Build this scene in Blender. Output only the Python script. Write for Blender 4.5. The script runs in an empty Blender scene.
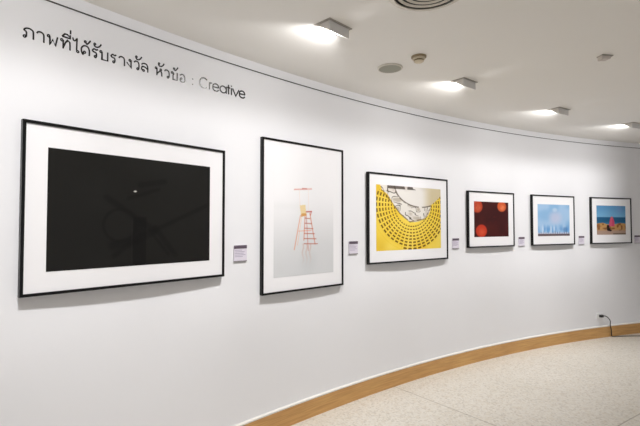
import bpy, bmesh, math, random
import numpy as np
from mathutils import Vector, Matrix

C = bpy.context.scene.collection
PI = math.pi
# ---------------------------------------------------------------- the round gallery
CX, CY, R = 8.4133, -5.7406, 12.5237       # centre and radius of the curved wall
CEIL = 2.681
RIN = 5.5                                  # inner edge of the ring-shaped gallery (open to the atrium)
A0, A1 = -2.3, 0.75                        # angular extent built
EYE = 1.5


def P(th, r, z):
    return Vector((CX + r * math.sin(th), CY + r * math.cos(th), z))


def wall_matrix(th, r, z):                 # local x along the wall, y towards the wall, z up
    return Matrix.Translation(P(th, r, z)) @ Matrix.Rotation(-th, 4, 'Z')


# ---------------------------------------------------------------- materials
def s2l(c):
    return c / 12.92 if c <= 0.04045 else ((c + 0.055) / 1.055) ** 2.4


def rgb(r, g, b):
    return (s2l(r / 255), s2l(g / 255), s2l(b / 255), 1)


def mat(name, col, rough=0.6, spec=0.5, metal=0.0, noise=0.0, scale=30.0, bump=0.0, emit=None):
    m = bpy.data.materials.new(name)
    m.use_nodes = True
    nt = m.node_tree
    b = nt.nodes['Principled BSDF']
    b.inputs['Roughness'].default_value = rough
    b.inputs['Specular IOR Level'].default_value = spec
    b.inputs['Metallic'].default_value = metal
    b.inputs['Base Color'].default_value = col
    if emit:
        b.inputs['Emission Color'].default_value = emit[0]
        b.inputs['Emission Strength'].default_value = emit[1]
    tc = nt.nodes.new('ShaderNodeTexCoord')
    n = nt.nodes.new('ShaderNodeTexNoise')
    n.inputs['Scale'].default_value = scale
    n.inputs['Detail'].default_value = 4
    nt.links.new(tc.outputs['Object'], n.inputs['Vector'])
    if noise:
        mx = nt.nodes.new('ShaderNodeMix')
        mx.data_type = 'RGBA'
        mx.inputs[6].default_value = [c * (1 - noise) for c in col[:3]] + [1]
        mx.inputs[7].default_value = [min(1, c * (1 + noise)) for c in col[:3]] + [1]
        nt.links.new(n.outputs['Fac'], mx.inputs[0])
        nt.links.new(mx.outputs[2], b.inputs['Base Color'])
    if bump:
        bp = nt.nodes.new('ShaderNodeBump')
        bp.inputs['Strength'].default_value = bump
        bp.inputs['Distance'].default_value = 0.002
        nt.links.new(n.outputs['Fac'], bp.inputs['Height'])
        nt.links.new(bp.outputs['Normal'], b.inputs['Normal'])
    return m


M = {}
M['wall'] = mat('white_wall_paint', rgb(237, 237, 240), 0.75, 0.25, noise=0.012, scale=3, bump=0.06)
M['ceiling'] = mat('ceiling_paint', rgb(243, 241, 237), 0.85, 0.2, noise=0.012, scale=2, bump=0.04)
M['cap'] = mat('white_cap_strip', rgb(226, 222, 216), 0.6)  # pale strip along the top of the baseboard
M['rail'] = mat('dark_rail', rgb(48, 44, 40), 0.5)
M['black'] = mat('black_frame_lacquer', rgb(7, 7, 7), 0.3, 0.28, noise=0.1, scale=60)
M['paper'] = mat('white_mat_board', rgb(240, 239, 241), 0.8, 0.2, noise=0.006, scale=200)
M['vinyl'] = mat('black_vinyl', rgb(17, 16, 16), 0.24, 0.5)
M['grey'] = mat('grey_lamp_metal', rgb(216, 214, 212), 0.5, 0.4, noise=0.03, scale=80)
M['greylit'] = mat('lit_lamp_metal', rgb(224, 220, 214), 0.5, 0.4, noise=0.03, scale=80)  # paler copy of the lamp grey: lit look of the sides put into colour
M['flange'] = mat('lamp_flange', rgb(168, 162, 154), 0.5)
M['lens'] = mat('lamp_lens', rgb(250, 248, 240), 0.4, emit=((1, 0.97, 0.92, 1), 7.0))
M['ventwhite'] = mat('vent_white', rgb(215, 209, 198), 0.5, noise=0.02)
M['ventdark'] = mat('vent_dark', rgb(34, 32, 31), 0.8)
M['grille'] = mat('speaker_grille', rgb(158, 157, 144), 0.7, noise=0.06, scale=400)
M['cream'] = mat('cream_plastic', rgb(208, 196, 172), 0.45, noise=0.02)
M['tan'] = mat('tan_plastic', rgb(150, 133, 105), 0.5, noise=0.02)
M['offwhite'] = mat('white_plastic', rgb(238, 238, 238), 0.4)
M['sensor'] = mat('sensor_plastic', rgb(206, 198, 192), 0.5)
M['rubber'] = mat('black_rubber', rgb(28, 27, 28), 0.45)
M['cardpaper'] = mat('caption_card_paper', rgb(224, 218, 230), 0.7, noise=0.01, scale=100)
M['cardhead'] = mat('caption_card_header', rgb(92, 78, 92), 0.6)
M['cardink'] = mat('caption_card_ink', rgb(172, 164, 184), 0.7)
M['cardshade'] = mat('caption_card_painted_shadow', rgb(120, 114, 116), 0.6)  # grey that stands in for the shade below a card


def wood_mat():
    m = bpy.data.materials.new('varnished_wood')
    m.use_nodes = True
    nt = m.node_tree
    b = nt.nodes['Principled BSDF']
    b.inputs['Roughness'].default_value = 0.42
    b.inputs['Specular IOR Level'].default_value = 0.4
    uv = nt.nodes.new('ShaderNodeUVMap')
    mp = nt.nodes.new('ShaderNodeMapping')
    mp.inputs['Scale'].default_value = (2.2, 45, 1)
    nt.links.new(uv.outputs[0], mp.inputs['Vector'])
    n = nt.nodes.new('ShaderNodeTexNoise')
    n.inputs['Scale'].default_value = 1.6
    n.inputs['Detail'].default_value = 8
    n.inputs['Distortion'].default_value = 0.6
    nt.links.new(mp.outputs[0], n.inputs['Vector'])
    r = nt.nodes.new('ShaderNodeValToRGB')
    r.color_ramp.elements[0].position = 0.3
    r.color_ramp.elements[0].color = rgb(188, 140, 82)
    r.color_ramp.elements[1].position = 0.75
    r.color_ramp.elements[1].color = rgb(216, 170, 108)
    nt.links.new(n.outputs['Fac'], r.inputs[0])
    # broad tone change board to board
    n2 = nt.nodes.new('ShaderNodeTexNoise')
    n2.inputs['Scale'].default_value = 1.3
    nt.links.new(uv.outputs[0], n2.inputs['Vector'])
    mx = nt.nodes.new('ShaderNodeMix')
    mx.data_type = 'RGBA'
    mx.blend_type = 'OVERLAY'
    mx.inputs[0].default_value = 0.25
    nt.links.new(r.outputs[0], mx.inputs[6])
    nt.links.new(n2.outputs['Fac'], mx.inputs[7])
    nt.links.new(mx.outputs[2], b.inputs['Base Color'])
    return m


def terrazzo_mat():
    m = bpy.data.materials.new('terrazzo')
    m.use_nodes = True
    nt = m.node_tree
    L = nt.links.new
    b = nt.nodes['Principled BSDF']
    b.inputs['Roughness'].default_value = 0.38
    b.inputs['Specular IOR Level'].default_value = 0.4
    tc = nt.nodes.new('ShaderNodeTexCoord')

    def mix(fac, a, c):
        mx = nt.nodes.new('ShaderNodeMix')
        mx.data_type = 'RGBA'
        for sock, v in ((mx.inputs[0], fac), (mx.inputs[6], a), (mx.inputs[7], c)):
            if hasattr(v, 'links'):
                L(v, sock)
            else:
                sock.default_value = v
        return mx.outputs[2]

    def ramp(src, p0, p1):
        r = nt.nodes.new('ShaderNodeMapRange')
        r.inputs[1].default_value = p0
        r.inputs[2].default_value = p1
        L(src, r.inputs[0])
        return r.outputs[0]

    def math_(op, a, c=None, cc=None):
        n = nt.nodes.new('ShaderNodeMath')
        n.operation = op
        for i, v in enumerate((a, c, cc)):
            if v is None:
                continue
            if hasattr(v, 'links'):
                L(v, n.inputs[i])
            else:
                n.inputs[i].default_value = v
        return n.outputs[0]

    def vor(scale):
        v = nt.nodes.new('ShaderNodeTexVoronoi')
        v.inputs['Scale'].default_value = scale
        L(tc.outputs['Object'], v.inputs['Vector'])
        return v

    def noise(scale, d=4):
        n = nt.nodes.new('ShaderNodeTexNoise')
        n.inputs['Scale'].default_value = scale
        n.inputs['Detail'].default_value = d
        L(tc.outputs['Object'], n.inputs['Vector'])
        return n.outputs['Fac']

    v1 = vor(75)
    sep = nt.nodes.new('ShaderNodeSeparateColor')
    L(v1.outputs['Color'], sep.inputs[0])
    base = mix(ramp(noise(1.1), 0.35, 0.65), rgb(203, 198, 188), rgb(212, 207, 198))
    base = mix(math_('MULTIPLY', sep.outputs[0], 0.5), base, rgb(226, 221, 211))
    base = mix(math_('MULTIPLY', ramp(sep.outputs[1], 0.72, 0.76), 0.35), base, rgb(192, 178, 156))
    base = mix(math_('MULTIPLY', ramp(sep.outputs[2], 0.84, 0.87), 0.35), base, rgb(158, 148, 136))
    base = mix(math_('MULTIPLY', ramp(noise(14, 3), 0.55, 0.75), 0.3), base, rgb(186, 170, 144))
    # joints: polar coordinates about the centre of the round room
    xyz = nt.nodes.new('ShaderNodeSeparateXYZ')
    L(tc.outputs['Object'], xyz.inputs[0])
    ang = math_('ARCTAN2', xyz.outputs[0], xyz.outputs[1])
    rad = math_('SQRT', math_('ADD', math_('MULTIPLY', xyz.outputs[0], xyz.outputs[0]),
                              math_('MULTIPLY', xyz.outputs[1], xyz.outputs[1])))
    STEP = 0.42
    a = math_('ADD', ang, 0.665 + STEP / 2 + 20 * STEP)
    a = math_('ABSOLUTE', math_('SUBTRACT', math_('MODULO', a, STEP), STEP / 2))
    d1 = math_('MULTIPLY', a, rad)
    q = math_('ABSOLUTE', math_('SUBTRACT', rad, 10.95))
    d = math_('MINIMUM', d1, q)
    j = math_('SUBTRACT', 1.0, ramp(d, 0.003, 0.006))
    col = mix(math_('MULTIPLY', j, 0.6), base, rgb(120, 106, 88))
    L(col, b.inputs['Base Color'])
    return m


def print_mat(name, rough, spec=0.3):
    m = bpy.data.materials.new(name)
    m.use_nodes = True
    nt = m.node_tree
    b = nt.nodes['Principled BSDF']
    b.inputs['Roughness'].default_value = rough
    b.inputs['Specular IOR Level'].default_value = spec
    a = nt.nodes.new('ShaderNodeAttribute')
    a.attribute_name = 'ink'
    nt.links.new(a.outputs['Color'], b.inputs['Base Color'])
    return m


M['wood'] = wood_mat()
M['terrazzo'] = terrazzo_mat()


# ---------------------------------------------------------------- helpers
def obj(name, bm, mats, parent=None, smooth=False, loc=None):
    bmesh.ops.recalc_face_normals(bm, faces=bm.faces)
    me = bpy.data.meshes.new(name)
    bm.to_mesh(me)
    bm.free()
    for m in (mats if isinstance(mats, (list, tuple)) else [mats]):
        me.materials.append(m)
    if smooth:
        for p in me.polygons:
            p.use_smooth = True
        me.set_sharp_from_angle(angle=math.radians(35))
    o = bpy.data.objects.new(name, me)
    C.objects.link(o)
    if parent:
        o.parent = parent
    if loc:
        o.location = loc
    return o


def thing(name, label, cat, mtx, group=None):
    o = bpy.data.objects.new(name, None)
    o.empty_display_size = 0.1
    C.objects.link(o)
    o.matrix_world = mtx
    o['label'] = label
    o['category'] = cat
    if group:
        o['group'] = group
    return o


def box(bm, x0, x1, y0, y1, z0, z1, mi=0, bevel=0.0):
    t = bmesh.new()
    vs = [t.verts.new((x, y, z)) for x in (x0, x1) for y in (y0, y1) for z in (z0, z1)]
    for f in ((0, 1, 3, 2), (4, 6, 7, 5), (0, 4, 5, 1), (2, 3, 7, 6), (0, 2, 6, 4), (1, 5, 7, 3)):
        t.faces.new([vs[i] for i in f])
    if bevel:
        bmesh.ops.bevel(t, geom=t.edges[:], offset=bevel, segments=2, affect='EDGES', profile=0.5)
    for f in t.faces:
        f.material_index = mi
    me = bpy.data.meshes.new('tmp')
    bmesh.ops.recalc_face_normals(t, faces=t.faces)
    t.to_mesh(me)
    t.free()
    bm.from_mesh(me)
    bpy.data.meshes.remove(me)


def lathe(bm, prof, n=48, mi=0, closed=False):
    rings = []
    for r, z in prof:
        if r < 1e-6:
            rings.append([bm.verts.new((0, 0, z))])
        else:
            rings.append([bm.verts.new((r * math.cos(2 * PI * i / n), r * math.sin(2 * PI * i / n), z)) for i in range(n)])
    pairs = list(zip(rings, rings[1:]))
    if closed:
        pairs.append((rings[-1], rings[0]))
    for a, b in pairs:
        for i in range(n):
            j = (i + 1) % n
            if len(a) == 1:
                f = bm.faces.new((a[0], b[i], b[j]))
            elif len(b) == 1:
                f = bm.faces.new((a[i], b[0], a[j]))
            else:
                f = bm.faces.new((a[i], b[i], b[j], a[j]))
            f.material_index = mi


def arc_solid(prof, a0=A0, a1=A1, n=180):
    """sweeps a closed (r, z) profile along the arc of the room; origin at the room's centre; uv in metres"""
    bm = bmesh.new()
    uvl = bm.loops.layers.uv.new('UVMap')
    k = len(prof)
    rings = []
    for i in range(n + 1):
        th = a0 + (a1 - a0) * i / n
        rings.append([bm.verts.new((r * math.sin(th), r * math.cos(th), z)) for r, z in prof])
    per = [0]
    for i in range(k):
        (r0, z0), (r1, z1) = prof[i], prof[(i + 1) % k]
        per.append(per[-1] + math.hypot(r1 - r0, z1 - z0))
    for i in range(n):
        s0, s1 = (a0 + (a1 - a0) * i / n) * R, (a0 + (a1 - a0) * (i + 1) / n) * R
        for j in range(k):
            j2 = (j + 1) % k
            f = bm.faces.new((rings[i][j], rings[i + 1][j], rings[i + 1][j2], rings[i][j2]))
            for l, uv in zip(f.loops, ((s0, per[j]), (s1, per[j]), (s1, per[j + 1]), (s0, per[j + 1]))):
                l[uvl].uv = uv
    bm.faces.new(rings[0])
    bm.faces.new(rings[-1][::-1])
    return bm


def struct(name, bm, m, smooth=True):
    o = obj(name, bm, m, smooth=smooth, loc=(CX, CY, 0))
    o['kind'] = 'structure'
    return o


def tube(bm, pts, rad, n=10, mi=0):
    """round tube through smoothed points"""
    pts = [Vector(p) for p in pts]
    fine = []
    for i in range(len(pts) - 1):
        p0, p1, p2, p3 = pts[max(i - 1, 0)], pts[i], pts[i + 1], pts[min(i + 2, len(pts) - 1)]
        for k in range(8):
            t = k / 8
            fine.append(0.5 * ((2 * p1) + (p2 - p0) * t + (2 * p0 - 5 * p1 + 4 * p2 - p3) * t * t + (3 * p1 - p0 - 3 * p2 + p3) * t ** 3))
    fine.append(pts[-1])
    rings = []
    up = Vector((0.31, 0.22, 0.92)).normalized()
    for i, p in enumerate(fine):
        d = (fine[min(i + 1, len(fine) - 1)] - fine[max(i - 1, 0)]).normalized()
        u = d.cross(up)
        u = u.normalized() if u.length > 1e-3 else d.orthogonal().normalized()
        v = d.cross(u)
        rings.append([bm.verts.new(p + (u * math.cos(2 * PI * k / n) + v * math.sin(2 * PI * k / n)) * rad) for k in range(n)])
    for a, b in zip(rings, rings[1:]):
        for k in range(n):
            bm.faces.new((a[k], a[(k + 1) % n], b[(k + 1) % n], b[k])).material_index = mi
    bm.faces.new(rings[0]).material_index = mi
    bm.faces.new(rings[-1][::-1]).material_index = mi


# ---------------------------------------------------------------- the setting
struct('wall_back', arc_solid([(R, -0.1), (R, CEIL + 0.1), (R + 0.16, CEIL + 0.1), (R + 0.16, -0.1)]), M['wall'])
struct('floor', arc_solid([(RIN, -0.12), (RIN, 0), (R + 0.02, 0), (R + 0.02, -0.12)]), M['terrazzo'])
struct('ceiling', arc_solid([(RIN, CEIL), (RIN, CEIL + 0.12), (R + 0.02, CEIL + 0.12), (R + 0.02, CEIL)]), M['ceiling'])
struct('baseboard_back', arc_solid([(R + 0.005, 0), (R - 0.02, 0), (R - 0.02, 0.136), (R - 0.017, 0.139), (R + 0.005, 0.139)]), M['wood'])
struct('trim_1', arc_solid([(R + 0.005, 2.6105), (R - 0.005, 2.6105), (R - 0.005, 2.6160), (R + 0.005, 2.6160)]), M['rail'])
struct('trim_2', arc_solid([(R + 0.005, 0.139), (R - 0.021, 0.139), (R - 0.021, 0.149), (R - 0.012, 0.153), (R + 0.005, 0.153)]), M['cap'])


# ---------------------------------------------------------------- printed pictures (colours per vertex = the print's own ink)
def vnoise(u, v, fx, fy, seed):
    rs = np.random.RandomState(seed)
    g = rs.rand(int(fy) + 2, int(fx) + 2)
    x, y = np.clip(u, 0, 0.9999) * fx, np.clip(v, 0, 0.9999) * fy
    i, j = x.astype(int), y.astype(int)
    a, b = x - i, y - j
    a, b = a * a * (3 - 2 * a), b * b * (3 - 2 * b)
    return (g[j, i] * (1 - a) + g[j, i + 1] * a) * (1 - b) + (g[j + 1, i] * (1 - a) + g[j + 1, i + 1] * a) * b


def seg(u, v, p, q, asp):
    """distance (in print heights) to a segment"""
    px, py, qx, qy = p[0] * asp, p[1], q[0] * asp, q[1]
    dx, dy = qx - px, qy - py
    t = np.clip(((u * asp - px) * dx + (v - py) * dy) / (dx * dx + dy * dy + 1e-9), 0, 1)
    return np.hypot(u * asp - px - t * dx, v - py - t * dy)


def sm(x, a, b):
    t = np.clip((x - a) / (b - a), 0, 1)
    return t * t * (3 - 2 * t)


def over(img, col, fac):
    fac = np.clip(fac, 0, 1)[:, None]
    return img * (1 - fac) + np.array(col, float)[None, :] * fac


def flat(u, col):
    return np.repeat(np.array(col, float)[None, :], len(u), 0)


def inside(u, v, poly):
    r = np.zeros(len(u), bool)
    n = len(poly)
    for i in range(n):
        (x0, y0), (x1, y1) = poly[i], poly[(i + 1) % n]
        if y0 == y1:
            continue
        c = ((y0 > v) != (y1 > v)) & (u < (x1 - x0) * (v - y0) / (y1 - y0) + x0)
        r ^= c
    return r


def paint_black(u, v):
    asp = 1.53
    im = flat(u, (30, 29, 27))
    im = over(im, (36, 36, 34), 0.5 * vnoise(u, v, 4, 3, 1))
    dark, lite = (21, 20, 19), (40, 40, 38)
    d = np.abs(np.hypot((u - 0.381) * asp, v - 0.373) - 0.145)
    im = over(im, dark, 0.5 * (1 - sm(d, 0.006, 0.02)))
    for p, q, w in (((0.30, 0.62), (0.60, 0.32), 0.02), ((0.593, 0.323), (0.97, 0.58), 0.016), ((0.60, 0.35), (0.74, 0.08), 0.02),
                    ((0.56, 0.33), (0.69, 0.09), 0.012), ((0.44, 0.2), (0.6, 0.33), 0.03), ((0.34, 0.19), (0.47, 0.24), 0.03),
                    ((0.35, 0.1), (0.45, 0.22), 0.018), ((0.5, 0.75), (0.66, 0.8), 0.02), ((0.43, 0.62), (0.62, 0.72), 0.014)):
        im = over(im, dark, 0.5 * (1 - sm(seg(u, v, p, q, asp), w * 0.5, w * 2.0)))
    im = over(im, (16, 15, 15), (np.abs(u - 0.5) < 0.042) * (v < 0.45) * 0.5)
    im = over(im, lite, 0.5 * (np.abs(u - 0.452) < 0.003) * (v < 0.42))
    d = np.hypot((u - 0.469) * asp * 0.5, v - 0.687)
    im = over(im, (235, 232, 225), 1 - sm(d, 0.004, 0.010))
    return im


def paint_chair(u, v):
    asp = 0.66
    im = flat(u, (240, 239, 241))
    im = over(im, (210, 211, 213), sm(-v, -0.72, -0.02))
    im = over(im, (230, 230, 231), 0.5 * (1 - sm(np.abs(v - 0.56 - 0.02 * vnoise(u, v, 5, 1, 3)), 0.0, 0.05)) * (u < 0.42))
    im = over(im, (200, 202, 204), 0.55 * (1 - sm(np.hypot((u - 0.55) * 0.8, (v - 0.1)), 0.03, 0.16)))
    # faint reflection in the wet ground
    for x in (0.46, 0.52, 0.58):
        im = over(im, (205, 178, 170), 0.55 * (1 - sm(np.abs(u - x - 0.01 * np.sin(v * 60)), 0.006, 0.018)) * sm(v, 0.05, 0.22) * (v < 0.26))
    lines = [((0.318, 0.709), (0.605, 0.724), 0.006, (214, 138, 124), 1), ((0.45, 0.721), (0.52, 0.722), 0.006, (190, 104, 94), 1),
             ((0.40, 0.71), (0.41, 0.58), 0.004, (240, 224, 216), 0.9), ((0.55, 0.72), (0.555, 0.53), 0.004, (240, 224, 216), 0.9),
             ((0.50, 0.527), (0.605, 0.531), 0.007, (170, 62, 50), 1), ((0.60, 0.53), (0.59, 0.50), 0.005, (190, 80, 60), 1),
             ((0.418, 0.495), (0.319, 0.215), 0.006, (222, 148, 112), 1), ((0.44, 0.49), (0.37, 0.25), 0.004, (235, 180, 150), 0.8),
             ((0.497, 0.513), (0.475, 0.29), 0.006, (212, 128, 98), 1), ((0.515, 0.51), (0.55, 0.20), 0.004, (196, 90, 72), 0.9),
             ((0.576, 0.514), (0.667, 0.254), 0.006, (206, 118, 92), 1),
             ((0.388, 0.366), (0.60, 0.37), 0.004, (226, 140, 110), 0.9)]
    for k in range(6):
        y = 0.475 - k * 0.043
        w = 0.076 + k * 0.019
        lines.append(((0.497 - k * 0.004, y), (0.50 + w + k * 0.008, y - 0.004), 0.005, (178, 92, 76), 1))
    for p, q, w, c, a in lines:
        im = over(im, c, 0.7 * a * (1 - sm(seg(u, v, p, q, asp), w * 0.35, w * 1.3)))
    seat = [(0.405, 0.582), (0.50, 0.585), (0.515, 0.505), (0.43, 0.488)]
    im = over(im, (232, 208, 156), inside(u, v, seat) * 0.9)
    im = over(im, (214, 160, 96), inside(u, v, [(0.43, 0.512), (0.515, 0.515), (0.515, 0.495), (0.43, 0.485)]) * 1.0)
    return im


def paint_yellow(u, v):
    asp = 1.53
    im = over(flat(u, (236, 203, 70)), (242, 216, 100), vnoise(u, v, 6, 5, 5))
    im = over(im, (226, 186, 56), 0.7 * sm(vnoise(u, v, 3, 3, 6), 0.5, 0.9))
    cx, cy = 0.527, 0.70
    x, y = (u - cx) * asp * 0.6, (v - cy) * 0.6
    rr = np.hypot(x / 1.25, y)
    an = np.arctan2(x / 1.25, -y)
    NR, r0, dr = 8, 0.185, 0.0305
    k = np.floor((rr - r0) / dr)
    fr = (rr - r0) / dr - k
    hole_r = 0.30 + 0.02 * np.clip(k, 0, 8)
    spokes = 46
    fa = (an / (2 * PI) * spokes) % 1.0
    hole = (np.abs(fr - 0.5) < hole_r * 0.62) & (np.abs(fa - 0.5) < 0.33) & (k >= 0) & (k < NR) & (v < 0.93)
    # the lower left corner of the bowl's rim is plain
    hole &= ~((an < -0.30) & (k >= NR - 1))
    im = over(im, (104, 74, 22), hole * 0.92)
    im = over(im, (210, 168, 42), ((np.abs(fr) < 0.09) & (k >= 0) & (k <= NR)) * 0.4)
    # pale crumpled heap and smooth bowl at the top
    heap = [(0.05, 1.01), (0.08, 0.93), (0.16, 0.86), (0.22, 0.76), (0.27, 0.66), (0.33, 0.58), (0.40, 0.50), (0.49, 0.44), (0.55, 0.435), (0.63, 0.45),
            (0.72, 0.49), (0.79, 0.56), (0.82, 0.64), (0.83, 0.72), (0.90, 0.78), (0.97, 0.85), (1.01, 0.90), (1.01, 1.01)]
    h = inside(u, v, heap)
    n1, n2 = vnoise(u, v, 16, 14, 7), vnoise(u, v, 34, 28, 8)
    pale = over(flat(u, (226, 221, 214)), (176, 165, 150), 0.8 * sm(n1, 0.45, 0.8))
    pale = over(pale, (74, 66, 58), 0.9 * sm(np.abs(n2 - 0.5), -0.01, 0.06) * 0 + 0.85 * (1 - sm(np.abs(n1 - 0.42), 0.02, 0.07)) * (n2 > 0.42))
    bowl = (np.hypot((u - 0.66) / 0.40, (v - 1.02) / 0.34) < 1)
    sb = over(flat(u, (228, 224, 219)), (190, 182, 172), 0.75 * sm(vnoise(u, v, 7, 8, 9), 0.4, 0.8))
    sb = over(sb, (205, 191, 158), sm(u, 0.66, 0.86))
    pale = np.where(bowl[:, None], sb, pale)
    edge = np.abs(np.hypot((u - 0.66) / 0.40, (v - 1.02) / 0.34) - 1)
    pale = over(pale, (88, 78, 66), 0.85 * (1 - sm(edge, 0.012, 0.04)) * (n2 > 0.25))
    pale = over(pale, (70, 62, 56), 0.8 * (v > 0.955) * (n1 > 0.45) * (u > 0.1) * (u < 0.66))
    im = np.where(h[:, None], pale, im)
    for p, q in (((0.10, 0.90), (0.34, 0.57)), ((0.34, 0.57), (0.49, 0.44)), ((0.49, 0.44), (0.72, 0.49)), ((0.72, 0.49), (0.83, 0.68))):
        im = over(im, (112, 88, 46), 0.75 * (1 - sm(seg(u, v, p, q, asp), 0.004, 0.016)) * (0.4 + 0.6 * (n2 > 0.4)))
    return im


def paint_orbs(u, v):
    asp = 1.5
    im = over(flat(u, (58, 25, 26)), (76, 30, 28), vnoise(u, v, 5, 4, 11))
    d = np.hypot((u - 0.53) * asp * 0.66, v - 0.5)
    im = over(im, (112, 34, 34), 0.4 * (1 - sm(d, 0.02, 0.2)) * sm(vnoise(u, v, 16, 14, 12), 0.4, 0.8))
    for (cx, cy, ru, rv, c, hot) in ((0.09, 0.86, 0.155, 0.19, (176, 66, 44), (200, 100, 68)), (0.80, 0.875, 0.14, 0.16, (198, 88, 50), (226, 136, 92)),
                                     (0.20, 0.17, 0.165, 0.19, (188, 58, 38), (214, 102, 68))):
        d = np.hypot((u - cx) / ru, (v - cy) / rv)
        im = over(im, c, 1 - sm(d, 0.82, 1.06))
        im = over(im, hot, 0.9 * (1 - sm(np.hypot((u - cx - 0.02) / ru, (v - cy + 0.03) / rv), 0.15, 0.75)) * (0.4 + 0.6 * vnoise(u, v, 18, 16, 13)))
    return im


def paint_haze(u, v):
    im = over(flat(u, (160, 192, 224)), (138, 179, 217), sm(vnoise(u, v, 4, 3, 15), 0.3, 0.8))
    im = over(im, (192, 196, 220), 0.85 * (1 - sm(np.hypot((u - 0.54) / 0.3, (v - 0.58) / 0.3), 0.2, 1)))
    im = over(im, (196, 211, 230), 0.7 * (1 - sm(np.hypot((u - 0.53) / 0.12, (v - 0.83) / 0.1), 0.2, 1)))
    low = sm(-v, -0.42, -0.2)
    stre = vnoise(u, v, 20, 4, 16)
    im = over(im, (96, 150, 206), low * sm(stre, 0.35, 0.75) * 0.85)
    im = over(im, (206, 222, 240), low * sm(-stre, -0.3, -0.1) * 0.7)
    im = over(im, (70, 120, 180), 0.7 * (1 - sm(np.hypot((u - 0.85) / 0.1, (v - 0.2) / 0.13), 0.3, 1)))
    im = over(im, (192, 190, 208), (v < 0.11) * 0.8)
    im = over(im, (104, 84, 84), (v < 0.065) * 1.0)
    for k in range(14):
        x = 0.03 + k * 0.072
        im = over(im, (84, 96, 126), 0.7 * (np.abs(u - x) < 0.007) * (v < 0.1 + 0.08 * ((k * 7) % 5) / 5))
    return im


def paint_beach(u, v):
    im = over(flat(u, (112, 166, 204)), (92, 146, 190), sm(v, 0.6, 1.0))
    im = over(im, (128, 150, 205), 0.35 * (1 - sm(np.hypot((u - 0.8) / 0.2, (v - 0.88) / 0.2), 0.1, 1)))
    im = over(im, (38, 90, 128), sm(-v, -0.615, -0.59))
    im = over(im, (66, 128, 158), sm(-v, -0.46, -0.38) * 0.8)
    gl = 0.37 + 0.03 * np.sin(u * 9) + 0.04 * (vnoise(u, v, 9, 1, 18) - 0.5)
    n = vnoise(u, v, 14, 14, 19)
    ground = over(flat(u, (188, 144, 90)), (134, 88, 54), sm(n, 0.45, 0.85))
    ground = over(ground, (168, 142, 128), sm(-v, -0.2, -0.1))
    ground = over(ground, (96, 82, 70), 0.7 * (v < 0.05) * (u > 0.55))
    im = np.where((v < gl)[:, None], ground, im)
    body = [(0.46, 0.56), (0.57, 0.56), (0.60, 0.44), (0.61, 0.28), (0.41, 0.28), (0.43, 0.42)]
    im = over(im, (196, 74, 106), inside(u, v, body) * 1.0)
    im = over(im, (212, 104, 130), inside(u, v, [(0.47, 0.54), (0.52, 0.54), (0.50, 0.3), (0.45, 0.3)]) * 0.6)
    im = over(im, (206, 104, 110), 1 - sm(np.hypot((u - 0.515) / 0.05, (v - 0.585) / 0.05), 0.7, 1.0))
    for c in ((0.38, 0.27, 0.05, 0.08), (0.40, 0.18, 0.07, 0.06), (0.46, 0.14, 0.05, 0.03)):
        im = over(im, (34, 22, 26), 1 - sm(np.hypot((u - c[0]) / c[2], (v - c[1]) / c[3]), 0.7, 1.05))
    return im


def print_mesh(w, h, nx, ny, paint, thick=0.0008):
    bm = bmesh.new()
    uu, vv = np.meshgrid(np.linspace(0, 1, nx + 1), np.linspace(0, 1, ny + 1))
    uu, vv = uu.ravel(), vv.ravel()
    vs = [bm.verts.new(((a - 0.5) * w, 0, (b - 0.5) * h)) for a, b in zip(uu, vv)]
    for j in range(ny):
        for i in range(nx):
            k = j * (nx + 1) + i
            bm.faces.new((vs[k], vs[k + 1], vs[k + nx + 2], vs[k + nx + 1]))
    # thin paper edge
    x0, x1, z0, z1 = -w / 2, w / 2, -h / 2, h / 2
    bk = [bm.verts.new((x, thick, z)) for x, z in ((x0, z0), (x1, z0), (x1, z1), (x0, z1))]
    fr = [vs[0], vs[nx], vs[-1], vs[ny * (nx + 1)]]
    bm.faces.new(bk[::-1])
    me = bpy.data.meshes.new('print')
    bm.to_mesh(me)
    bm.free()
    col = paint(uu, vv) / 255.0
    lin = np.where(col <= 0.04045, col / 12.92, ((col + 0.055) / 1.055) ** 2.4)
    lin = np.vstack([lin, np.repeat(lin.mean(0)[None, :], 4, 0)])
    rgba = np.hstack([lin, np.ones((len(lin), 1))]).astype(np.float32)
    at = me.color_attributes.new('ink', 'FLOAT_COLOR', 'POINT')
    at.data.foreach_set('color', rgba.ravel())
    return me


def frame_ring(w, h, face=0.0145, depth=0.03, ch=0.0018):
    """mitred moulding: profile (inset, y) swept round the rectangle, y=0 at the wall, -depth at the front"""
    prof = [(0, 0), (0, -depth + ch), (ch, -depth), (face - ch, -depth), (face, -depth + ch), (face, -0.001)]
    bm = bmesh.new()
    rings = []
    for sx, sz in ((-1, -1), (1, -1), (1, 1), (-1, 1)):
        rings.append([bm.verts.new((sx * (w / 2 - i), y, sz * (h / 2 - i))) for i, y in prof])
    n = len(prof)
    for k in range(4):
        a, b = rings[k], rings[(k + 1) % 4]
        for j in range(n):
            bm.faces.new((a[j], b[j], b[(j + 1) % n], a[(j + 1) % n]))
    return bm


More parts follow.
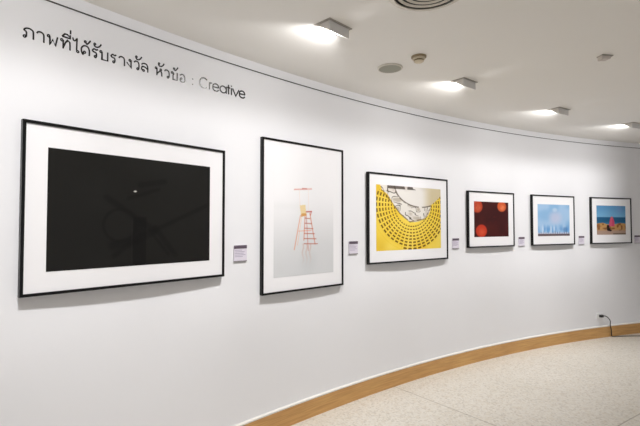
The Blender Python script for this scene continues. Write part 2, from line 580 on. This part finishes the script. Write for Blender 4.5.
G_PIC = 'framed pictures along the curved wall'
PICS = [
    (-0.8556, 1.150, 0.834, 1.585, 0.928, 0.603, -0.003, -0.004, paint_black, 230, 150, 0.35,
     'wide black framed picture of a nearly black scene under the wall lettering'),
    (-0.751, 0.836, 1.141, 1.574, 0.615, 0.93, -0.004, 0.012, paint_chair, 160, 240, 0.6,
     'tall black framed picture of an orange lifeguard chair in white mist'),
    (-0.647, 1.145, 0.833, 1.573, 0.93, 0.608, -0.006, 0.004, paint_yellow, 300, 200, 0.6,
     'black framed picture of a yellow basket pierced with rings of holes'),
    (-0.542, 0.806, 0.632, 1.576, 0.60, 0.398, -0.003, 0.001, paint_orbs, 110, 80, 0.6,
     'black framed picture of three glowing orange balls on dark maroon'),
    (-0.451, 0.808, 0.631, 1.574, 0.606, 0.398, 0.004, 0.0, paint_haze, 110, 80, 0.6,
     'black framed picture of a pale blue hazy scene'),
    (-0.361, 0.790, 0.630, 1.575, 0.567, 0.396, -0.005, 0.006, paint_beach, 110, 90, 0.6,
     'black framed picture of a pink clad figure on a beach'),
]
for (th, w, h, z, pw, ph, px, pz, paint, nx, ny, rough, label) in PICS:
    rr = math.sqrt(R * R - w * w / 4) - 0.0015
    t = thing('picture_frame', label, 'picture', wall_matrix(th, rr, z), G_PIC)
    obj('moulding', frame_ring(w, h), M['black'], t)
    bm = bmesh.new()
    box(bm, -w / 2 + 0.0128, w / 2 - 0.0128, -0.0215, -0.004, -h / 2 + 0.0128, h / 2 - 0.0128)
    obj('mat_board', bm, M['paper'], t)
    me = print_mesh(pw, ph, nx, ny, paint)
    me.materials.append(print_mat('ink_' + paint.__name__[6:], rough, 0.12))
    o = bpy.data.objects.new('print', me)
    C.objects.link(o)
    o.parent = t
    o.location = (px, -0.0224, pz)

# ---------------------------------------------------------------- caption cards
CARDS = [(-0.798, 'small lavender caption card between the black picture and the lifeguard chair picture'),
         (-0.706, 'small lavender caption card between the lifeguard chair picture and the yellow basket picture'),
         (-0.589, 'small lavender caption card between the yellow basket picture and the orange balls picture'),
         (-0.4972, 'small lavender caption card between the orange balls picture and the pale blue picture'),
         (-0.4061, 'small lavender caption card between the pale blue picture and the beach picture'),
         (-0.3187, 'small lavender caption card to the right of the beach picture')]
for th, label in CARDS:
    t = thing('caption_card', label, 'caption card', wall_matrix(th, R - 0.0012, 1.3145), 'caption cards beside the pictures')
    bm = bmesh.new()
    box(bm, -0.053, 0.053, -0.006, 0.0, -0.053, 0.0535)
    obj('panel', bm, M['cardpaper'], t)
    bm = bmesh.new()
    box(bm, -0.053, 0.053, -0.0068, -0.0058, 0.030, 0.0535)
    obj('header_band', bm, M['cardhead'], t)
    bm = bmesh.new()
    for k, x1 in enumerate((0.012, 0.034, 0.026, 0.040, 0.018)):
        zz = 0.018 - k * 0.011
        box(bm, -0.046, x1, -0.0066, -0.0058, zz, zz + 0.004)
    obj('text_lines', bm, M['cardink'], t)
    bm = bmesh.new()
    box(bm, -0.053, 0.053, -0.0075, -0.001, -0.058, -0.053)  # thin shadow under the card, built as a grey strip
    obj('painted_shadow', bm, M['cardshade'], t)

# ---------------------------------------------------------------- wall lettering
XH = 0.048
SW = 0.0036                                # half stroke width


def catmull(pts, n=5):
    if len(pts) < 3:
        return pts
    out = []
    for i in range(len(pts) - 1):
        p0, p1, p2, p3 = pts[max(i - 1, 0)], pts[i], pts[i + 1], pts[min(i + 2, len(pts) - 1)]
        for k in range(n):
            t = k / n
            out.append(tuple(0.5 * (2 * b + (c - a) * t + (2 * a - 5 * b + 4 * c - d) * t * t + (3 * b - a - 3 * c + d) * t ** 3)
                             for a, b, c, d in zip(p0, p1, p2, p3)))
    out.append(pts[-1])
    return out


def ribbon(bm, pts, hw, th0, minv, closed=False):
    """flat 1.5 mm thick stroke lying on the curved wall; pts = (s, z) in metres"""
    n = len(pts)
    L_, R_ = [], []
    for i in range(n):
        a = pts[(i - 1) % n] if (closed or i > 0) else pts[i]
        b = pts[(i + 1) % n] if (closed or i < n - 1) else pts[i]
        d = Vector((b[0] - a[0], b[1] - a[1]))
        d = d.normalized() if d.length > 1e-9 else Vector((1, 0))
        m = 1.0
        if (closed or 0 < i < n - 1):
            e = Vector((b[0] - pts[i][0], b[1] - pts[i][1]))
            if e.length > 1e-9:
                m = 1 / max(0.6, abs(e.normalized().dot(d)))
        nx, ny = -d.y * hw * m, d.x * hw * m
        L_.append((pts[i][0] + nx, pts[i][1] + ny))
        R_.append((pts[i][0] - nx, pts[i][1] - ny))

    def vert(p, r):
        return bm.verts.new(minv @ P(th0 + p[0] / R, r, p[1]))
    rows = [[vert(l, R - 0.002), vert(r, R - 0.002), vert(r, R - 0.0003), vert(l, R - 0.0003)] for l, r in zip(L_, R_)]
    prs = list(zip(rows, rows[1:])) + ([(rows[-1], rows[0])] if closed else [])
    for a, b in prs:
        for k in range(4):
            bm.faces.new((a[k], b[k], b[(k + 1) % 4], a[(k + 1) % 4]))
    if not closed:
        bm.faces.new(rows[0])
        bm.faces.new(rows[-1][::-1])


def loop(cx, cy, r=0.115):
    return ('loop', cx, cy, r)


HAN = [loop(0.15, 0.78, 0.10), [(0.05, 0.72), (0.2, 0.5), (0.5, 0.5), (0.8, 0.68), (0.97, 0.95)]]
THO = [loop(0.17, 0.7, 0.10), [(0.28, 0.6), (0.42, 0.48), (0.72, 0.7), (0.97, 0.98)]]
GL = {
    'pho': [loop(0.15, 0.12), [(0.30, 0.10), (0.30, 0.58), (0.10, 0.74), (0.24, 0.93), (0.6, 1.0), (0.9, 0.84), (0.95, 0.5), (0.95, 0.0)]],
    'aa': [[(0.05, 0.78), (0.22, 0.96), (0.6, 1.0), (0.9, 0.84), (0.95, 0.5), (0.95, 0.0)]],
    'pho2': [loop(0.13, 0.88), 'lin', [(0.24, 0.88), (0.28, 0.0), (0.52, 0.62), (0.76, 0.0), (0.95, 1.0)]],
    'tho': [loop(0.14, 0.88), 'lin', [(0.28, 0.92), (0.28, 0.0)], [(0.28, 0.1), (0.5, 0.7), (0.72, 1.0), (0.92, 0.85), (0.95, 0.5), (0.95, 0.0)]],
    'ii': ['lin', [(0.05, 0.22), (0.35, 0.55), (0.65, 0.55), (0.97, 0.2), (0.05, 0.22)], [(0.95, 0.2), (0.95, 0.58)]],
    'ek': ['lin', [(0.5, 0.72), (0.5, 1.15)]],
    'ai': [[(0.0, 1.5), (0.12, 1.24), (0.34, 1.22), (0.62, 1.48), (0.60, 1.1), (0.58, 0.2)], loop(0.74, 0.12)],
    'do': [loop(0.42, 0.27), [(0.29, 0.26), (0.24, 0.0), (0.10, 0.25), (0.08, 0.65), (0.35, 0.97), (0.75, 0.95), (0.95, 0.6), (0.95, 0.0)]],
    'ro': [loop(0.52, 0.13), [(0.68, 0.13), (0.70, 0.42), (0.58, 0.58), (0.18, 0.66), (0.12, 0.82), (0.35, 0.97), (0.62, 0.90), (0.92, 1.0)]],
    'bo': [loop(0.12, 0.88), 'lin', [(0.25, 0.92), (0.25, 0.03), (0.93, 0.03), (0.93, 1.0)]],
    'ngo': [loop(0.62, 0.86), 'lin', [(0.85, 0.92), (0.85, 0.0), (0.05, 0.55)]],
    'wo': [[(0.08, 0.80), (0.32, 0.98), (0.72, 0.95), (0.93, 0.7), (0.93, 0.15)], loop(0.72, 0.12)],
    'lo': [loop(0.36, 0.13), [(0.22, 0.1), (0.08, 0.3), (0.20, 0.58), (0.6, 0.55), (0.94, 0.35)], [(0.06, 0.80), (0.32, 0.98), (0.75, 0.95), (0.95, 0.6), (0.95, 0.0)]],
    'ho': [loop(0.12, 0.88), 'lin', [(0.25, 0.92), (0.25, 0.0)], [(0.25, 0.2), (0.66, 0.66)], loop(0.76, 0.80), [(0.74, 0.66), (0.88, 0.42), (0.90, 0.0)]],
    'kho': [loop(0.15, 0.88), 'lin', [(0.29, 0.94), (0.40, 0.74), (0.30, 0.6), (0.30, 0.03), (0.93, 0.03), (0.93, 1.0)]],
    'o': [[(0.10, 0.80), (0.35, 0.98), (0.75, 0.95), (0.95, 0.65), (0.95, 0.2), (0.75, 0.02), (0.3, 0.02), (0.14, 0.2), (0.16, 0.42)], loop(0.34, 0.42)],
    'dot': ['lin', [(0.5, 0.0), (0.5, 0.13)]],
    'C': [[(0.97, 1.16), (0.78, 1.30), (0.52, 1.36), (0.22, 1.24), (0.05, 0.92), (0.05, 0.44), (0.22, 0.12), (0.52, 0.0), (0.78, 0.06), (0.97, 0.20)]],
    'r': ['lin', [(0.15, 0.0), (0.15, 1.0)], 'cur', [(0.15, 0.6), (0.4, 0.92), (0.95, 0.96)]],
    'e': [[(0.05, 0.52), (0.95, 0.52)], [(0.95, 0.52), (0.85, 0.85), (0.5, 1.0), (0.15, 0.85), (0.05, 0.5), (0.15, 0.14), (0.5, 0.0), (0.78, 0.06), (0.93, 0.24)]],
    'a': [('loop', 0.46, 0.5, 0.47), 'lin', [(0.95, 0.0), (0.95, 1.0)]],
    't': ['lin', [(0.5, 0.0), (0.5, 1.36)], [(0.0, 0.96), (1.0, 0.96)]],
    'i': ['lin', [(0.5, 0.0), (0.5, 1.0)], [(0.5, 1.22), (0.5, 1.36)]],
    'v': ['lin', [(0.04, 1.0), (0.5, 0.0), (0.96, 1.0)]],
    'han': HAN, 'tho2': THO,
}
# glyph, start and end along the wall (m from the middle of the writing), height of its baseline above the text's baseline
TEXT = [('pho', -.6456, -.5998, 0), ('aa', -.5896, -.5554, 0), ('pho2', -.5432, -.4938, 0), ('tho', -.4837, -.4357, 0), ('ii', -.4778, -.4357, .051),
        ('ek', -.4417, -.4317, .05), ('ai', -.4261, -.3923, 0), ('do', -.3865, -.3417, 0), ('tho2', -.3702, -.3377, .036), ('ro', -.3311, -.2972, 0),
        ('han', -.3228, -.2825, .036), ('bo', -.2899, -.2455, 0), ('ro', -.2337, -.1993, 0), ('aa', -.1894, -.1546, 0), ('ngo', -.1444, -.114, 0),
        ('wo', -.1035, -.0706, 0), ('han', -.0936, -.0561, .036), ('lo', -.0599, -.0175, 0), ('ho', .0258, .0736, 0), ('han', .044, .0842, .036),
        ('wo', .083, .1182, 0), ('kho', .1288, .1729, 0), ('tho2', .1421, .1756, .036), ('o', .1851, .223, 0), ('dot', .2707, .2835, 0), ('dot', .2707, .2835, .0346),
        ('C', .3276, .3838, 0), ('r', .3973, .4201, 0), ('e', .4231, .4741, 0), ('a', .4819, .5343, 0), ('t', .5375, .5617, 0),
        ('i', .5674, .578, 0), ('v', .5804, .6359, 0), ('e', .6359, .6867, 0)]
TH0 = -0.85
BASE = 2.397
tm = wall_matrix(TH0, R, BASE)
ti = tm.inverted()
t = thing('wall_lettering', 'line of black Thai and Latin letters high on the white wall at left', 'lettering', tm)
for i, (g, s0, s1, dz) in enumerate(TEXT):
    bm = bmesh.new()
    w = s1 - s0
    cur = True
    bold = 1.3 if i >= 30 else (1.1 if i >= 26 else 1.0)
    for st in GL[g]:
        if st == 'lin':
            cur = False
        elif st == 'cur':
            cur = True
        elif isinstance(st, tuple):
            _, cx, cy, r = st
            big = r > 0.3
            k = 20 if big else 10
            rx = r * w if big else r * XH * 0.95
            ring = [(s0 + cx * w + rx * math.cos(2 * PI * j / k), BASE + dz + (cy + r * math.sin(2 * PI * j / k)) * XH) for j in range(k)]
            ribbon(bm, ring, SW * bold * (1.0 if big else 0.8), TH0, ti, closed=True)
        else:
            pts = [(s0 + x * w, BASE + dz + y * XH) for x, y in st]
            if cur:
                pts = catmull(pts)
            ribbon(bm, pts, SW * bold, TH0, ti)
    obj('colon_dot' if g == 'dot' else ('tone_mark' if g in ('han', 'tho2', 'ek', 'ii') else 'letter'), bm, M['vinyl'], t)

# ---------------------------------------------------------------- ceiling lamps (wedge shaped wall washers)
RL = 11.70


def wall_wash_light():
    """point lamp with the angular pattern of an asymmetric wall washer (x along the wall, y to the wall, z up)"""
    ld = bpy.data.lights.new('lamp_bulb', 'POINT')
    ld.energy = LAMP_W
    ld.color = LAMP_COL
    ld.shadow_soft_size = 0.05
    ld.use_nodes = True
    nt = ld.node_tree
    em = nt.nodes['Emission']
    tc = nt.nodes.new('ShaderNodeTexCoord')
    xyz = nt.nodes.new('ShaderNodeSeparateXYZ')
    nt.links.new(tc.outputs['Normal'], xyz.inputs[0])

    def m(op, a, b=None, c=None, clamp=False):
        n = nt.nodes.new('ShaderNodeMath')
        n.operation = op
        n.use_clamp = clamp
        for i, v in enumerate((a, b, c)):
            if v is None:
                continue
            if hasattr(v, 'links'):
                nt.links.new(v, n.inputs[i])
            else:
                n.inputs[i].default_value = v
        return n.outputs[0]

    def step(v, e0, e1, t0=0.0, t1=1.0):
        n = nt.nodes.new('ShaderNodeMapRange')
        n.interpolation_type = 'SMOOTHSTEP'
        nt.links.new(v, n.inputs[0])
        for i, q in enumerate((e0, e1, t0, t1)):
            n.inputs[i + 1].default_value = q
        return n.outputs[0]
    dy = m('MAXIMUM', xyz.outputs[1], 0.05)
    down = m('DIVIDE', m('MULTIPLY', xyz.outputs[2], -1.0), dy)
    side = m('ABSOLUTE', m('DIVIDE', xyz.outputs[0], m('MAXIMUM', dy, m('MULTIPLY', m('ABSOLUTE', xyz.outputs[2]), 0.55))))
    g = m('MULTIPLY', step(down, GATE[0], GATE[1], SPILL, 1.0), step(side, SIDE[0], SIDE[1], 1.0, 0.0))
    g = m('MULTIPLY', g, step(down, LOW[0], LOW[1], 1.0, LOW[2]))
    g = m('MULTIPLY', g, m('POWER', m('DIVIDE', 1.0, m('MAXIMUM', xyz.outputs[1], CAP)), POW))
    g = m('MULTIPLY', g, step(xyz.outputs[1], -0.6, 0.35, 0.08, 1.0))
    g = m('MULTIPLY', g, step(xyz.outputs[2], 0.15, 0.75, 1.0, 0.3))
    nt.links.new(g, em.inputs['Strength'])
    return ld


LAMP_W, LAMP_COL = 16.4, (1.0, 0.99, 0.985)
GATE, SIDE, LOW, SPILL, POW, CAP = (0.20, 0.64), (0.2, 1.75), (0.9, 2.8, 0.68), 0.34, 2.8, 0.42
LAMPS = [(-1.04, 'grey wedge ceiling lamp behind the camera at the left, out of view'),
         (-0.912, 'grey wedge ceiling lamp above the black picture, out of view'),
         (-0.789, 'large grey wedge ceiling lamp nearest the camera, glowing towards the wall'),
         (-0.6635, 'grey wedge ceiling lamp just right of the smoke detector'),
         (-0.5355, 'small grey wedge ceiling lamp, second from the right edge'),
         (-0.4215, 'farthest wedge ceiling lamp, cut off by the right edge of the photo')]
for k, (th, label) in enumerate(LAMPS):
    t = thing('ceiling_lamp', label, 'ceiling lamp', wall_matrix(th, RL - 0.005, CEIL - 0.0005), 'wedge lamps along the ceiling')
    W, DP, DR = 0.084, 0.10, 0.062
    bm = bmesh.new()
    for (x0, x1, y0, y1) in ((-0.098, 0.098, -0.014, -0.001), (-0.098, 0.098, DP, DP + 0.014), (-0.098, -W, -0.001, DP), (W, 0.098, -0.001, DP)):
        box(bm, x0, x1, y0, y1, -0.004, 0.0)
    obj('flange', bm, M['flange'], t)
    bm = bmesh.new()
    box(bm, -W, W, 0.0, 0.006, -DR, -0.0005, bevel=0.0012)
    obj('back_plate', bm, M['grey'], t)
    for s in (-1, 1):
        bm = bmesh.new()
        tri = [(0.006, -0.0005), (DP, -0.0005), (DP, -0.004), (0.006, -DR)]
        a = [bm.verts.new((s * W, y, z)) for y, z in tri]
        b = [bm.verts.new((s * (W - 0.004), y, z)) for y, z in tri]
        bm.faces.new(a)
        bm.faces.new(b[::-1])
        for q in range(4):
            bm.faces.new((a[q], a[(q + 1) % 4], b[(q + 1) % 4], b[q]))
        obj('side_plate', bm, M['greylit'], t)
    bm = bmesh.new()
    pr = [(0.0062, -DR + 0.008), (DP - 0.004, -0.003), (DP - 0.004, -0.0008), (0.0062, -DR + 0.014)]
    a = [bm.verts.new((-W + 0.005, y, z)) for y, z in pr]
    b = [bm.verts.new((W - 0.005, y, z)) for y, z in pr]
    bm.faces.new(a)
    bm.faces.new(b[::-1])
    for q in range(4):
        bm.faces.new((a[q], a[(q + 1) % 4], b[(q + 1) % 4], b[q]))
    obj('lens', bm, M['lens'], t)
    lo = bpy.data.objects.new('lamp_bulb', wall_wash_light())
    C.objects.link(lo)
    lo.parent = t
    lo.location = (0, 0.066, -0.058)

# ---------------------------------------------------------------- other ceiling fittings
vt = thing('ceiling_vent', 'round air vent of pale concentric rings at the top edge of the photo', 'vent',
           Matrix.Translation((0.540, 2.135, CEIL - 0.0005)))
bm = bmesh.new()
lathe(bm, [(0, -0.001), (0.176, -0.001), (0.176, -0.003), (0, -0.003)])
obj('backing', bm, M['ventdark'], vt)
bm = bmesh.new()
lathe(bm, [(0.178, 0.0), (0.198, -0.002), (0.202, -0.007), (0.197, -0.010), (0.174, -0.014), (0.171, -0.012), (0.175, -0.008)], closed=True)
obj('rim', bm, M['ventwhite'], vt, smooth=True)
for r in (0.156, 0.122, 0.088, 0.054):
    bm = bmesh.new()
    lathe(bm, [(r - 0.016, -0.006), (r - 0.008, -0.008), (r - 0.001, -0.011), (r + 0.001, -0.010), (r - 0.007, -0.006), (r - 0.014, -0.004)], closed=True)
    obj('ring', bm, M['ventwhite'], vt, smooth=True)
bm = bmesh.new()
lathe(bm, [(0, -0.012), (0.026, -0.018), (0.030, -0.016), (0.022, -0.004), (0, -0.004)], n=32)
obj('hub', bm, M['ventwhite'], vt, smooth=True)

sp = thing('ceiling_speaker', 'flat round grey grille with pale rim on the ceiling beside the smoke detector', 'speaker',
           Matrix.Translation((0.522, 3.20, CEIL - 0.0005)))
bm = bmesh.new()
lathe(bm, [(0.094, 0), (0.094, -0.004), (0.090, -0.010), (0.082, -0.010), (0.082, 0)], closed=True)
obj('rim', bm, M['ventwhite'], sp, smooth=True)
bm = bmesh.new()
lathe(bm, [(0, -0.013), (0.05, -0.0125), (0.0818, -0.010), (0.0818, -0.002), (0, -0.002)])
obj('grille', bm, M['grille'], sp, smooth=True)

sd = thing('smoke_detector', 'small cream tiered smoke detector on the ceiling beside the round grille', 'smoke detector',
           Matrix.Translation((0.688, 2.985, CEIL - 0.0005)))
bm = bmesh.new()
lathe(bm, [(0, 0), (0.052, 0), (0.052, -0.008), (0.049, -0.012), (0, -0.012)], n=40)
obj('base', bm, M['tan'], sd, smooth=True)
bm = bmesh.new()
lathe(bm, [(0, -0.012), (0.043, -0.012), (0.045, -0.017), (0.041, -0.024), (0, -0.024)], n=40)
obj('body', bm, M['cream'], sd, smooth=True)
bm = bmesh.new()
lathe(bm, [(0, -0.024), (0.030, -0.024), (0.030, -0.033), (0, -0.033)], n=40)
for k in range(12):
    a = 2 * PI * k / 12
    box(bm, 0.030 * math.cos(a) - 0.003, 0.030 * math.cos(a) + 0.003, 0.030 * math.sin(a) - 0.003, 0.030 * math.sin(a) + 0.003, -0.033, -0.024)
obj('sensing_chamber', bm, M['tan'], sd)
bm = bmesh.new()
lathe(bm, [(0, -0.033), (0.034, -0.033), (0.034, -0.037), (0.026, -0.042), (0, -0.043)], n=40)
obj('cap', bm, M['cream'], sd, smooth=True)

ms = thing('ceiling_sensor', 'tiny pale grey box on the ceiling near the right edge, away from the lamps', 'sensor',
           Matrix.Translation((1.975, 2.975, CEIL - 0.0005)) @ Matrix.Rotation(0.15, 4, 'Z'))
bm = bmesh.new()
box(bm, -0.040, 0.046, -0.026, 0.026, -0.007, 0.0, bevel=0.001)
obj('base', bm, M['flange'], ms)
bm = bmesh.new()
pr = [(-0.038, -0.007), (0.036, -0.007), (0.026, -0.026), (-0.036, -0.032)]
a = [bm.verts.new((x, -0.023, z)) for x, z in pr]
b = [bm.verts.new((x, 0.023, z)) for x, z in pr]
bm.faces.new(a)
bm.faces.new(b[::-1])
for q in range(4):
    bm.faces.new((a[q], a[(q + 1) % 4], b[(q + 1) % 4], b[q]))
bmesh.ops.bevel(bm, geom=bm.edges[:], offset=0.002, segments=2, affect='EDGES')
obj('housing', bm, M['sensor'], ms)

# ---------------------------------------------------------------- socket and cable
so = thing('wall_socket', 'white wall socket low on the wall near the right edge', 'socket', wall_matrix(-0.3795, R - 0.0005, 0.292))
bm = bmesh.new()
box(bm, -0.060, 0.060, -0.010, 0.0, -0.036, 0.036, bevel=0.003)
obj('faceplate', bm, M['offwhite'], so)
bm = bmesh.new()
box(bm, -0.026, 0.026, -0.0115, -0.0095, -0.020, 0.020, bevel=0.0008)
obj('outlet', bm, M['offwhite'], so)
cm = wall_matrix(-0.3795, R - 0.0125, 0.292)
ci = cm.inverted()
cb = thing('power_cable', 'black power cable plugged into the socket and trailing along the floor', 'cable', cm)
bm = bmesh.new()
box(bm, -0.030, 0.018, -0.036, 0.0, -0.017, 0.017, bevel=0.005)
obj('plug', bm, M['rubber'], cb)
bm = bmesh.new()
pts = [ci @ p for p in (P(-0.3788, R - 0.032, 0.292), P(-0.3745, R - 0.036, 0.288), P(-0.3705, R - 0.038, 0.262), P(-0.3672, R - 0.038, 0.215),
                        P(-0.3672, R - 0.036, 0.160), P(-0.3655, R - 0.034, 0.10), P(-0.3652, R - 0.034, 0.04), P(-0.3645, R - 0.040, 0.0075),
                        P(-0.358, R - 0.060, 0.0065), P(-0.345, R - 0.105, 0.0065), P(-0.330, R - 0.165, 0.0065), P(-0.305, R - 0.25, 0.0065), P(-0.28, R - 0.30, 0.0065))]
tube(bm, pts, 0.0055)
obj('cord', bm, M['rubber'], cb, smooth=True)

# ---------------------------------------------------------------- daylight from the open atrium side
WORLD = 0.66
w = bpy.data.worlds.new('atrium_daylight')
bpy.context.scene.world = w
w.use_nodes = True
bg = w.node_tree.nodes['Background']
bg.inputs['Color'].default_value = (0.93, 0.95, 1.0, 1)
bg.inputs['Strength'].default_value = WORLD

# ---------------------------------------------------------------- camera
cd = bpy.data.cameras.new('camera')
cd.sensor_width = 36
cd.sensor_fit = 'HORIZONTAL'
cd.lens = 36 * 433.59 / 640
cd.clip_start = 0.02
co = bpy.data.objects.new('camera', cd)
C.objects.link(co)
co.location = (0, 0, EYE)
co.rotation_euler = (PI / 2 + 0.03015, 0, 0)
sc = bpy.context.scene
sc.camera = co
sc.view_settings.view_transform = 'Standard'
sc.view_settings.look = 'None'
sc.view_settings.gamma = 1
sc.view_settings.use_curve_mapping = False
sc.view_settings.exposure = 0.0
sc.cycles.use_denoising = True
sc.cycles.max_bounces = 10
sc.cycles.diffuse_bounces = 8
